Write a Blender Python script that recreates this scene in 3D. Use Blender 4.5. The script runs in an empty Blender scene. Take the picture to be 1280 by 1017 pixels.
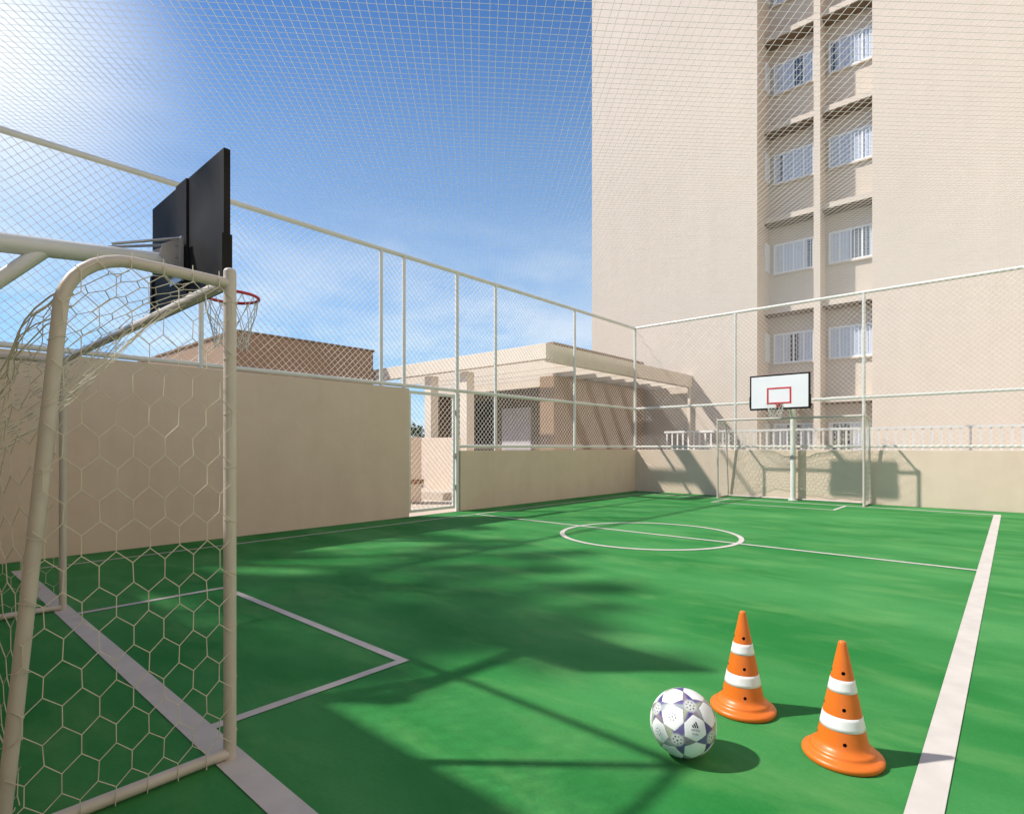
import bpy, bmesh, math, random
from mathutils import Vector, Matrix, Quaternion
random.seed(7)
S = bpy.context.scene
C = S.collection
V = Vector
rad = math.radians

# ------------------------------------------------------------------ camera frame of the place
YAW = rad(41.6957); EYE = 1.2
S_SUN_AZ, S_SUN_EL = rad(50.0), rad(46.7)
LIGHT = V((math.sin(S_SUN_AZ)*math.cos(S_SUN_EL), math.cos(S_SUN_AZ)*math.cos(S_SUN_EL), -math.sin(S_SUN_EL)))

# ------------------------------------------------------------------ materials
def new_mat(name):
    m = bpy.data.materials.new(name); m.use_nodes = True
    return m, m.node_tree.nodes, m.node_tree.links, m.node_tree.nodes['Principled BSDF']

def paint(name, col, rough=0.6, metal=0.0, var=0.08, scale=2.0, bump=0.0, bscale=60.0, spec=0.5, streak=0.0, stretch=None, coord='Object'):
    m, n, l, b = new_mat(name)
    b.inputs['Roughness'].default_value = rough
    b.inputs['Metallic'].default_value = metal
    b.inputs['Specular IOR Level'].default_value = spec
    tc = n.new('ShaderNodeTexCoord')
    src = tc.outputs[coord]
    if stretch:
        mp = n.new('ShaderNodeMapping'); mp.inputs['Scale'].default_value = stretch
        l.new(src, mp.inputs['Vector']); src = mp.outputs['Vector']
    no = n.new('ShaderNodeTexNoise'); no.inputs['Scale'].default_value = scale; no.inputs['Detail'].default_value = 6
    l.new(src, no.inputs['Vector'])
    r = n.new('ShaderNodeValToRGB')
    c = V(col)
    lo = c*(1-var); hi = c*(1+var)
    r.color_ramp.elements[0].position = 0.3; r.color_ramp.elements[0].color = (*lo, 1)
    r.color_ramp.elements[1].position = 0.7; r.color_ramp.elements[1].color = (*hi, 1)
    l.new(no.outputs['Fac'], r.inputs['Fac'])
    out = r.outputs['Color']
    if streak:                                     # faint rain streaks and blotches in the paint
        mp = n.new('ShaderNodeMapping'); mp.inputs['Scale'].default_value = (2.2, 2.2, 0.16)
        l.new(tc.outputs[coord], mp.inputs['Vector'])
        n5 = n.new('ShaderNodeTexNoise'); n5.inputs['Scale'].default_value = 1.0; n5.inputs['Detail'].default_value = 9; n5.inputs['Roughness'].default_value = 0.65
        l.new(mp.outputs['Vector'], n5.inputs['Vector'])
        n6 = n.new('ShaderNodeTexNoise'); n6.inputs['Scale'].default_value = 3.1; n6.inputs['Detail'].default_value = 8; n6.inputs['Roughness'].default_value = 0.7
        l.new(tc.outputs[coord], n6.inputs['Vector'])
        ad = n.new('ShaderNodeMath'); ad.operation = 'ADD'; l.new(n5.outputs['Fac'], ad.inputs[0]); l.new(n6.outputs['Fac'], ad.inputs[1])
        r5 = n.new('ShaderNodeValToRGB')
        r5.color_ramp.elements[0].position = 0.36; r5.color_ramp.elements[0].color = (1-streak, 1-streak*1.08, 1-streak*1.2, 1)
        r5.color_ramp.elements[1].position = 0.56; r5.color_ramp.elements[1].color = (1, 1, 1, 1)
        hf = n.new('ShaderNodeMath'); hf.operation = 'MULTIPLY'; hf.inputs[1].default_value = 0.5; l.new(ad.outputs[0], hf.inputs[0])
        l.new(hf.outputs[0], r5.inputs['Fac'])
        m5 = n.new('ShaderNodeMixRGB'); m5.blend_type = 'MULTIPLY'; m5.inputs['Fac'].default_value = 1
        l.new(out, m5.inputs['Color1']); l.new(r5.outputs['Color'], m5.inputs['Color2']); out = m5.outputs['Color']
    l.new(out, b.inputs['Base Color'])
    if bump:
        n2 = n.new('ShaderNodeTexNoise'); n2.inputs['Scale'].default_value = bscale; n2.inputs['Detail'].default_value = 4
        l.new(tc.outputs[coord], n2.inputs['Vector'])
        bp = n.new('ShaderNodeBump'); bp.inputs['Strength'].default_value = bump; bp.inputs['Distance'].default_value = 0.01
        l.new(n2.outputs['Fac'], bp.inputs['Height']); l.new(bp.outputs['Normal'], b.inputs['Normal'])
    return m

M = {}
M['stucco'] = paint('cream_stucco', (0.67, 0.54, 0.435), 0.9, streak=0.07, var=0.025, scale=0.9, bump=0.06, bscale=90, spec=0.15)
M['tower'] = paint('tower_render', (0.59, 0.512, 0.435), 0.9, streak=0.05, var=0.02, scale=0.35, bump=0.05, bscale=40, spec=0.15)
M['pale'] = paint('pale_cream_render', (0.72, 0.63, 0.53), 0.9, streak=0.05, var=0.02, scale=1.0, bump=0.05, bscale=60, spec=0.15)
M['rail'] = paint('white_railing_paint', (0.82, 0.82, 0.80), 0.45, var=0.03, scale=5)
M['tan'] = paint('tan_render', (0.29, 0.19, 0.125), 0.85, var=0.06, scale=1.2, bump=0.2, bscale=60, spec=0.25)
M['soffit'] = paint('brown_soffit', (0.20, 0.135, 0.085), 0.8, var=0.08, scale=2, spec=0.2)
M['dark'] = paint('painted_inner_shade', (0.035, 0.026, 0.02), 0.8, var=0.2, scale=2, spec=0.2)  # dark colour stands in for shade inside the cone holes and the opening
M['steel'] = paint('white_painted_steel', (0.66, 0.66, 0.62), 0.42, var=0.05, scale=5)
M['goalpaint'] = paint('goal_tube_paint', (0.54, 0.49, 0.44), 0.38, var=0.07, scale=6)
M['wire'] = paint('coated_wire', (0.78, 0.74, 0.68), 0.5, var=0.08, scale=8)
M['cord'] = paint('net_cord', (0.62, 0.57, 0.47), 0.85, var=0.12, scale=20)
M['roofcord'] = paint('overhead_cord', (0.80, 0.79, 0.76), 0.8, var=0.05, scale=10)
_nt = M['roofcord'].node_tree                      # nylon cord lets part of the light through
_tl = _nt.nodes.new('ShaderNodeBsdfTranslucent'); _tl.inputs['Color'].default_value = (0.82, 0.82, 0.80, 1)
_mx = _nt.nodes.new('ShaderNodeMixShader'); _mx.inputs['Fac'].default_value = 0.4
_nt.links.new(_nt.nodes['Principled BSDF'].outputs[0], _mx.inputs[1]); _nt.links.new(_tl.outputs[0], _mx.inputs[2])
_nt.links.new(_mx.outputs[0], _nt.nodes['Material Output'].inputs['Surface'])
M['line'] = paint('white_line_paint', (0.545, 0.51, 0.475), 0.7, var=0.07, scale=7, spec=0.2)
M['black'] = paint('black_backboard', (0.020, 0.018, 0.017), 0.6, var=0.35, scale=3, spec=0.08)
M['boardwhite'] = paint('white_backboard', (0.78, 0.78, 0.80), 0.35, var=0.02, scale=3)
M['red'] = paint('red_paint', (0.55, 0.03, 0.035), 0.4, var=0.1, scale=6)
M['zinc'] = paint('zinc_steel', (0.38, 0.38, 0.39), 0.35, metal=0.7, var=0.1, scale=12)
M['paving'] = paint('beige_paving', (0.50, 0.41, 0.33), 0.8, var=0.1, scale=1.5, bump=0.2, bscale=40)
M['brick'] = paint('brown_brick_ledge', (0.28, 0.14, 0.07), 0.8, var=0.3, scale=14)
M['orange'] = paint('orange_plastic', (0.70, 0.155, 0.012), 0.38, var=0.05, scale=9, bump=0.04, bscale=60)
M['band'] = paint('white_reflective_band', (0.80, 0.79, 0.77), 0.42, var=0.03, scale=15)
M['frame'] = paint('white_window_frame', (0.78, 0.79, 0.80), 0.4, var=0.02, scale=5)
M['curtain'] = paint('pale_curtain', (0.74, 0.73, 0.77), 0.8, var=0.06, scale=6)
M['doorpaint'] = paint('pale_grey_door', (0.50, 0.47, 0.50), 0.6, var=0.04, scale=3)
M['room'] = paint('painted_room_shade', (0.10, 0.10, 0.115), 0.8, var=0.2, scale=4)  # dim tone painted in for the unlit rooms behind the curtains
M['bark'] = paint('bark', (0.12, 0.085, 0.06), 0.9, var=0.3, scale=8, bump=0.6, bscale=25)

def leaf_mat(name, col):
    m, n, l, b = new_mat(name)
    oi = n.new('ShaderNodeTexCoord')
    no = n.new('ShaderNodeTexNoise'); no.inputs['Scale'].default_value = 1.3; no.inputs['Detail'].default_value = 5
    l.new(oi.outputs['Object'], no.inputs['Vector'])
    r = n.new('ShaderNodeValToRGB'); c = V(col)
    r.color_ramp.elements[0].position = 0.32; r.color_ramp.elements[0].color = (*(c*0.55), 1)
    r.color_ramp.elements[1].position = 0.68; r.color_ramp.elements[1].color = (*(c*1.45), 1)
    l.new(no.outputs['Fac'], r.inputs['Fac']); l.new(r.outputs['Color'], b.inputs['Base Color'])
    b.inputs['Roughness'].default_value = 0.6
    return m
M['leaf'] = leaf_mat('green_leaves', (0.055, 0.10, 0.028))

# window glass: thin, part mirror part see-through
m, n, l, b = new_mat('window_glass')
tr = n.new('ShaderNodeBsdfTransparent'); tr.inputs['Color'].default_value = (0.86, 0.9, 0.95, 1)
gl = n.new('ShaderNodeBsdfGlossy'); gl.inputs['Roughness'].default_value = 0.05
mx = n.new('ShaderNodeMixShader'); mx.inputs['Fac'].default_value = 0.13
l.new(tr.outputs[0], mx.inputs[1]); l.new(gl.outputs[0], mx.inputs[2])
l.new(mx.outputs[0], n['Material Output'].inputs['Surface'])
M['glass'] = m

# court floor: green acrylic paint with soft worn streaks
m, n, l, b = new_mat('green_court_paint')
tc = n.new('ShaderNodeTexCoord')
mp = n.new('ShaderNodeMapping'); mp.inputs['Rotation'].default_value = (0, 0, -YAW); mp.inputs['Scale'].default_value = (0.45, 1.0, 1)
l.new(tc.outputs['Object'], mp.inputs['Vector'])
n1 = n.new('ShaderNodeTexNoise'); n1.inputs['Scale'].default_value = 1.1; n1.inputs['Detail'].default_value = 7; n1.inputs['Roughness'].default_value = 0.55
l.new(mp.outputs['Vector'], n1.inputs['Vector'])
n2 = n.new('ShaderNodeTexNoise'); n2.inputs['Scale'].default_value = 0.35; n2.inputs['Detail'].default_value = 3
l.new(tc.outputs['Object'], n2.inputs['Vector'])
r = n.new('ShaderNodeValToRGB')
r.color_ramp.elements[0].position = 0.34; r.color_ramp.elements[0].color = (0.016, 0.170, 0.034, 1)
r.color_ramp.elements[1].position = 0.66; r.color_ramp.elements[1].color = (0.062, 0.262, 0.076, 1)
l.new(n1.outputs['Fac'], r.inputs['Fac'])
r2 = n.new('ShaderNodeValToRGB')
r2.color_ramp.elements[0].position = 0.35; r2.color_ramp.elements[0].color = (0.90, 0.95, 0.9, 1)
r2.color_ramp.elements[1].position = 0.65; r2.color_ramp.elements[1].color = (1.14, 1.05, 1.1, 1)
l.new(n2.outputs['Fac'], r2.inputs['Fac'])
mu = n.new('ShaderNodeMixRGB'); mu.blend_type = 'MULTIPLY'; mu.inputs['Fac'].default_value = 1
l.new(r.outputs['Color'], mu.inputs['Color1']); l.new(r2.outputs['Color'], mu.inputs['Color2'])
l.new(mu.outputs['Color'], b.inputs['Base Color'])
_ng = n.new('ShaderNodeTexNoise'); _ng.inputs['Scale'].default_value = 55; _ng.inputs['Detail'].default_value = 8; _ng.inputs['Roughness'].default_value = 0.75
l.new(tc.outputs['Object'], _ng.inputs['Vector'])
_rg = n.new('ShaderNodeValToRGB'); _rg.color_ramp.elements[0].position = 0.3; _rg.color_ramp.elements[0].color = (0.88, 0.9, 0.88, 1); _rg.color_ramp.elements[1].position = 0.7; _rg.color_ramp.elements[1].color = (1.1, 1.08, 1.12, 1)
l.new(_ng.outputs['Fac'], _rg.inputs['Fac'])
_mg = n.new('ShaderNodeMixRGB'); _mg.blend_type = 'MULTIPLY'; _mg.inputs['Fac'].default_value = 1
l.new(mu.outputs['Color'], _mg.inputs['Color1']); l.new(_rg.outputs['Color'], _mg.inputs['Color2'])
# worn, dusty patches with ragged outlines
_nw = n.new('ShaderNodeTexNoise'); _nw.inputs['Scale'].default_value = 2.6; _nw.inputs['Detail'].default_value = 9; _nw.inputs['Roughness'].default_value = 0.6; _nw.inputs['Distortion'].default_value = 0.4
l.new(mp.outputs['Vector'], _nw.inputs['Vector'])
_rw = n.new('ShaderNodeValToRGB'); _rw.color_ramp.elements[0].position = 0.50; _rw.color_ramp.elements[0].color = (0, 0, 0, 1); _rw.color_ramp.elements[1].position = 0.72; _rw.color_ramp.elements[1].color = (0.50, 0.50, 0.50, 1)
l.new(_nw.outputs['Fac'], _rw.inputs['Fac'])
_mw = n.new('ShaderNodeMixRGB'); _mw.inputs['Color2'].default_value = (0.13, 0.31, 0.10, 1)
l.new(_rw.outputs['Color'], _mw.inputs['Fac']); l.new(_mg.outputs['Color'], _mw.inputs['Color1']); l.new(_mw.outputs['Color'], b.inputs['Base Color'])
b.inputs['Roughness'].default_value = 0.75; b.inputs['Specular IOR Level'].default_value = 0.1
n3 = n.new('ShaderNodeTexNoise'); n3.inputs['Scale'].default_value = 220; n3.inputs['Detail'].default_value = 3
l.new(tc.outputs['Object'], n3.inputs['Vector'])
bp = n.new('ShaderNodeBump'); bp.inputs['Strength'].default_value = 0.18; bp.inputs['Distance'].default_value = 0.004
l.new(n3.outputs['Fac'], bp.inputs['Height']); l.new(bp.outputs['Normal'], b.inputs['Normal'])
M['court'] = m

# ball: colour attribute carries the printed star pattern
m, n, l, b = new_mat('printed_ball_skin')
at = n.new('ShaderNodeAttribute'); at.attribute_name = 'print'
l.new(at.outputs['Color'], b.inputs['Base Color'])
b.inputs['Roughness'].default_value = 0.32
tc = n.new('ShaderNodeTexCoord'); no = n.new('ShaderNodeTexNoise'); no.inputs['Scale'].default_value = 260
l.new(tc.outputs['Object'], no.inputs['Vector'])
bp = n.new('ShaderNodeBump'); bp.inputs['Strength'].default_value = 0.1; bp.inputs['Distance'].default_value = 0.002
l.new(no.outputs['Fac'], bp.inputs['Height']); l.new(bp.outputs['Normal'], b.inputs['Normal'])
M['ball'] = m
M['ink'] = paint('black_print', (0.03, 0.03, 0.035), 0.4, var=0.1, scale=20)

# ------------------------------------------------------------------ mesh builder
class MB:
    def __init__(s): s.v = []; s.f = []; s.smooth = []
    def add(s, vs, fs, smooth=False):
        o = len(s.v); s.v += [tuple(p) for p in vs]
        s.f += [tuple(i+o for i in f) for f in fs]; s.smooth += [smooth]*len(fs)
    def box(s, x0, x1, y0, y1, z0, z1):
        s.add([(x0,y0,z0),(x1,y0,z0),(x1,y1,z0),(x0,y1,z0),(x0,y0,z1),(x1,y0,z1),(x1,y1,z1),(x0,y1,z1)],
              [(3,2,1,0),(4,5,6,7),(0,1,5,4),(1,2,6,5),(2,3,7,6),(3,0,4,7)])
    def tube(s, pts, r, n=12, cap=True, smooth=True, closed=False):
        pts = [V(p) for p in pts]; N = len(pts); rings = []
        up = None
        for i, p in enumerate(pts):
            if closed: t = (pts[(i+1) % N]-pts[i-1]).normalized()
            else:
                a = pts[max(i-1, 0)]; c = pts[min(i+1, N-1)]; t = (c-a).normalized()
            if up is None:
                up = t.orthogonal().normalized()
            else:
                up = (up - t*up.dot(t)).normalized()
            w = t.cross(up)
            # keep the thickness through mitred bends
            rings.append([p + (up*math.cos(2*math.pi*k/n) + w*math.sin(2*math.pi*k/n))*r for k in range(n)])
        vs = [q for rg in rings for q in rg]; fs = []
        M_ = N if closed else N-1
        for i in range(M_):
            a = i*n; c = ((i+1) % N)*n
            for k in range(n):
                fs.append((a+k, a+(k+1) % n, c+(k+1) % n, c+k))
        s.add(vs, fs, smooth)
        if cap and not closed:
            s.add(rings[0], [tuple(range(n-1, -1, -1))]); s.add(rings[-1], [tuple(range(n))])
    def bar(s, a, b, r, n=4):
        s.tube([a, b], r, n, cap=False, smooth=False)
    def lathe(s, prof, n=48, c=(0,0,0), smooth=True):
        vs = []; fs = []
        for (r_, z) in prof:
            for k in range(n):
                a = 2*math.pi*k/n
                vs.append((c[0]+r_*math.cos(a), c[1]+r_*math.sin(a), c[2]+z))
        for i in range(len(prof)-1):
            for k in range(n):
                fs.append((i*n+k, i*n+(k+1) % n, (i+1)*n+(k+1) % n, (i+1)*n+k))
        s.add(vs, fs, smooth)
    def build(s, name, mat, parent=None, bevel=0.0):
        me = bpy.data.meshes.new(name)
        me.from_pydata(s.v, [], s.f); me.update()
        me.polygons.foreach_set('use_smooth', s.smooth)
        o = bpy.data.objects.new(name, me); C.objects.link(o)
        if mat: me.materials.append(mat)
        if parent:
            o.parent = parent
            o.matrix_parent_inverse = Matrix.Translation(-V(parent.location)) if parent.type == 'EMPTY' and not parent.parent else Matrix.Identity(4)
        if bevel:
            bv = o.modifiers.new('bevel', 'BEVEL'); bv.width = bevel; bv.segments = 2; bv.limit_method = 'ANGLE'
        return o

def thing(name, label, cat, loc=(0,0,0), group=None):
    o = bpy.data.objects.new(name, None); C.objects.link(o); o.location = loc
    o.empty_display_size = 0.2
    o['label'] = label; o['category'] = cat
    if group: o['group'] = group
    return o
def tag(o, label, cat, group=None):
    o['label'] = label; o['category'] = cat
    if group: o['group'] = group
    return o
def struct(o): o['kind'] = 'structure'; return o
def copy_tree(o, parent=None):
    c = o.copy(); C.objects.link(c)
    if parent: c.parent = parent; c.matrix_parent_inverse = o.matrix_parent_inverse.copy()
    for ch in list(o.children): copy_tree(ch, c)
    return c

XL, YB = -7.8, 13.9        # inner faces of the left and the back wall
ZT, ZM, ZLOW = 4.5, 2.27, 1.22
WH, LW = 2.22, 1.14        # tall wall, low wall

# ------------------------------------------------------------------ ground, court and markings
g = MB(); g.add([(-400,-400,-0.03),(400,-400,-0.03),(400,400,-0.03),(-400,400,-0.03)], [(0,1,2,3)])
struct(g.build('ground', M['paving']))
g = MB(); g.box(XL-0.02, 4.0, -2.5, YB+0.02, -0.02, 0.0)
struct(g.build('court_floor', M['court']))
def strip(name, x0, x1, y0, y1, z=0.004):
    k = MB(); k.add([(x0,y0,z),(x1,y0,z),(x1,y1,z),(x0,y1,z)], [(0,1,2,3)])
    return struct(k.build(name, M['line']))
XA, XB_ = -7.19, -0.17; YN, YF = 0.9, 13.2
strip('goal_line', XA, XB_-0.1, YN-0.055, YN+0.055)
strip('goal_line', XA, XB_-0.1, YF-0.04, YF+0.04)
strip('side_line', XB_-0.1, XB_, -1.0, YF+0.055, 0.0045)
strip('side_line', XA-0.045, XA, YN-0.055, YF+0.04)
strip('halfway_line', XA, XB_-0.1, 7.09, 7.15, 0.0048)
for (ya, yb_, x0, x1) in ((YN+0.055, 1.985, -5.07, -2.54), (YF-0.04, 12.12, -4.98, -2.55)):
    k = MB(); w = 0.055; sg = 1 if yb_ > ya else -1; z = 0.0042
    for (a, b_, c, d) in ((x0, x0+w, ya, yb_), (x1-w, x1, ya, yb_), (x0+w, x1-w, yb_-sg*w, yb_)):
        c, d = min(c, d), max(c, d)
        k.add([(a,c,z),(b_,c,z),(b_,d,z),(a,d,z)], [(0,1,2,3)])
    struct(k.build('penalty_box_line', M['line']))
k = MB(); N = 96; cx_, cy_, r0, r1 = -3.76, 7.05, 1.155, 1.22
vs = [(cx_+r_*math.cos(2*math.pi*i/N), cy_+r_*math.sin(2*math.pi*i/N), 0.0055) for r_ in (r0, r1) for i in range(N)]
k.add(vs, [(i, (i+1) % N, N+(i+1) % N, N+i)[::-1] for i in range(N)])
struct(k.build('centre_circle', M['line']))

# ------------------------------------------------------------------ walls
k = MB(); k.box(XL-0.15, XL, -0.12, 6.09, 0, WH)
tag(k.build('boundary_wall', M['stucco'], bevel=0.006), 'tall plain beige wall left of the wire gate, behind the near goal', 'wall')
k = MB(); k.box(XL-0.15, XL, 7.30, YB, 0, LW)
tag(k.build('boundary_wall', M['stucco'], bevel=0.006), 'low beige wall between the wire gate and the far left corner', 'wall')
k = MB(); k.box(XL-0.15, 4.0, YB, YB+0.15, 0, LW+0.003)
tag(k.build('boundary_wall', M['stucco'], bevel=0.006), 'low sunlit beige wall behind the far goal, streaked by shadows', 'wall')
k = MB(); k.box(XL, -0.95, -0.12, 0.06, 0, WH)
tag(k.build('boundary_wall', M['stucco'], bevel=0.006), 'tall beige end wall right behind the near goal, shading the foreground', 'wall')

k = MB(); k.box(1.2, 1.35, 0.8, YB-0.003, 0, WH)  # out of view, added to bounce warm sunlight onto the shaded left wall
tag(k.build('boundary_wall', M['stucco'], bevel=0.006), 'unseen beige wall right of the court, added to bounce sunlight', 'wall')

# ------------------------------------------------------------------ chain-link fences
PITCH, WR = 0.0745, 0.0031
def diag_lines(w, h, step):
    """45 degree lines clipped to a w x h rectangle; two families."""
    out = []
    d = step*math.sqrt(2)
    c = -h
    while c < w:
        a0 = max(0, -c); a1 = min(h, w-c)
        if a1-a0 > 0.01: out.append(((c+a0, a0), (c+a1, a1), 0)); out.append(((w-(c+a0), a0), (w-(c+a1), a1), 1))
        c += d
    return out
def mesh_panel(mb, w, h, fn, pitch=PITCH, r=WR, n=4, off=0.003):
    for (p, q, fam) in diag_lines(w, h, pitch):
        o = off if fam else -off
        mb.bar(fn(p[0], p[1], o), fn(q[0], q[1], o), r*(1.12 if fam else 0.88), n)

RT = 0.036
fl = thing('chain_link_fence', 'tall white chain-link fence on the left wall, running from the near goal to the corner', 'fence', (XL-0.06, 7, 0))
FX = XL-0.06
for y in (0.02, 2.77, 5.55, 6.02, 8.32, 11.08):
    z0 = WH if y < 6.05 else LW
    p = MB(); p.tube([(FX, y, z0), (FX, y, ZT)], 0.032, 14); p.build('post', M['steel'], fl)
p = MB(); p.tube([(FX, 7.26, -0.02), (FX, 7.26, ZT)], 0.036, 14); p.build('post', M['steel'], fl)
p = MB(); p.tube([(FX, YB+0.06, LW), (FX, YB+0.06, ZT+0.02)], 0.038, 14); p.build('post', M['steel'], fl)
for (ya, yb_, z, rr) in ((-0.1, YB+0.06, ZT, RT), (-0.1, YB+0.06, ZM, 0.033), (7.26, YB+0.06, ZLOW, 0.03)):
    p = MB(); p.tube([(FX, ya, z), (FX, yb_, z)], rr, 14); p.build('rail', M['steel'], fl)
p = MB()
mesh_panel(p, YB+0.16, ZT-ZM, lambda a, z, o: (FX-0.036+o, -0.1+a, ZM+z))
mesh_panel(p, YB+0.06-7.26, ZM-LW-0.01, lambda a, z, o: (FX-0.036+o, 7.26+a, LW+0.01+z))
p.build('wire_mesh', M['wire'], fl)

fb = thing('chain_link_fence', 'white chain-link fence on the far wall, in front of the apartment tower', 'fence', (-3, YB+0.06, 0))
FY = YB+0.06
for x in (-5.10, -2.39, 0.32, 3.03):
    p = MB(); p.tube([(x, FY, LW), (x, FY, ZT)], 0.034, 14); p.build('post', M['steel'], fb)
for (z, rr) in ((ZT, RT), (ZM, 0.033), (ZLOW, 0.03)):
    p = MB(); p.tube([(FX+0.03, FY, z), (4.0, FY, z)], rr, 14); p.build('rail', M['steel'], fb)
p = MB()
mesh_panel(p, 4.0-FX, ZT-LW-0.01, lambda a, z, o: (FX+a, FY-0.036+o, LW+0.01+z), r=0.0036)
p.build('wire_mesh', M['wire'], fb)

# gate in the gap of the left wall
gt = thing('wire_gate', 'closed white chain-link gate between the tall wall and the low wall', 'gate', (FX, 6.65, 0))
p = MB()
y0, y1, z0, z1 = 6.13, 7.17, 0.06, 2.19
for (a, b_) in (((y0,z0),(y0,z1)), ((y1,z0),(y1,z1))):
    p.box(FX-0.022, FX+0.022, a[0]-0.025, a[0]+0.025, a[1], b_[1])
p.box(FX-0.0205, FX+0.0205, y0+0.0255, y1-0.0255, z1-0.05, z1-0.001); p.box(FX-0.0205, FX+0.0205, y0+0.0255, y1-0.0255, z0+0.001, z0+0.05)
p.build('gate_frame', M['steel'], gt, bevel=0.004)
p = MB(); mesh_panel(p, y1-y0, z1-z0-0.05, lambda a, z, o: (FX-0.005+o, y0+a, z0+0.02+z)); p.build('wire_mesh', M['wire'], gt)
p = MB(); p.box(FX-0.03, FX+0.03, y1-0.02, y1+0.06, 1.0, 1.09); p.build('latch', M['zinc'], gt, bevel=0.004)
for z in (0.4, 1.8):
    p = MB(); p.tube([(FX, y1+0.035, z), (FX, y1+0.035, z+0.1)], 0.016, 8); p.build('hinge', M['zinc'], gt)

# ------------------------------------------------------------------ overhead net
p = MB()
x0, x1, y0, y1 = FX, 4.0, -2.5, FY
W_, H_ = x1-x0, y1-y0
def sag(x, y):
    a = (x-x0)/W_; b_ = (y-y0)/H_
    return ZT+0.02-0.10*math.sin(math.pi*min(max(a,0),1))*math.sin(math.pi*min(max(b_,0),1))
for (q, s_, fam) in diag_lines(W_, H_, 0.0690):
    o = 0.003 if fam else -0.003
    L = math.hypot(s_[0]-q[0], s_[1]-q[1]); nseg = max(1, int(L/1.6))
    pts = []
    for i in range(nseg+1):
        t = i/nseg; xx = x0+q[0]+(s_[0]-q[0])*t; yy = y0+q[1]+(s_[1]-q[1])*t
        j = 0.0 if i in (0, nseg) else random.uniform(-0.006, 0.006)
        pts.append((xx+j, yy+(j if fam else -j), sag(xx, yy)+o))
    p.tube(pts, 0.0023 if fam else 0.0015, 4, cap=False, smooth=False)
tag(p.build('overhead_net', M['roofcord']), 'pale square-mesh net stretched over the whole court as a roof', 'net')

# ------------------------------------------------------------------ goals
XPL, XPR, ZP, GD = -5.24, -2.26, 1.85, 0.66
def back_y(z):
    """offset behind the goal line of the side frame's back tube at height z"""
    base = GD - 0.16*z/ZP
    rc = 0.20; zc = ZP-rc
    if z > zc:
        d = min(1.0, (z-zc)/rc)
        base = GD-0.16*zc/ZP - rc*(1-math.sqrt(max(0, 1-d*d)))
    return base
def hexnet(mb, U, Vv, cw, rp, keep, mp, r=0.0021, n=4, jit=0.004):
    """stretched honeycomb: cell width cw, row pitch rp, over U x Vv"""
    ve = rp*0.60; sl = rp-ve          # vertical edge, slanted rise
    pos = {}
    def P(i, j, top):
        k_ = (i, j, top)
        if k_ not in pos:
            u = i*cw/2; v = j*rp + (ve if top else 0)
            pos[k_] = (u+random.uniform(-jit, jit), v+random.uniform(-jit, jit))
        return pos[k_]
    rows = int(Vv/rp)+2; cols = int(U/(cw/2))+3
    for j in range(-1, rows):
        for i in range(-1, cols):
            if (i+j) % 2 == 0:
                a = P(i, j, 0); b_ = P(i, j, 1)      # vertical edge
                edges = [(a, b_)]
                edges.append((b_, P(i+1, j+1, 0))); edges.append((b_, P(i-1, j+1, 0)))
                for (e0, e1) in edges:
                    k0, k1 = keep(*e0), keep(*e1)
                    if k0 is None and k1 is None: continue
                    c0 = k0 or clampto(e0, e1, keep); c1 = k1 or clampto(e1, e0, keep)
                    mb.bar(mp(*c0), mp(*c1), r, n)
def clampto(out, inn, keep):
    lo, hi = 0.0, 1.0
    for _ in range(12):
        m_ = (lo+hi)/2
        q = (inn[0]+(out[0]-inn[0])*m_, inn[1]+(out[1]-inn[1])*m_)
        if keep(*q): lo = m_
        else: hi = m_
    return (inn[0]+(out[0]-inn[0])*lo, inn[1]+(out[1]-inn[1])*lo)

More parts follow.
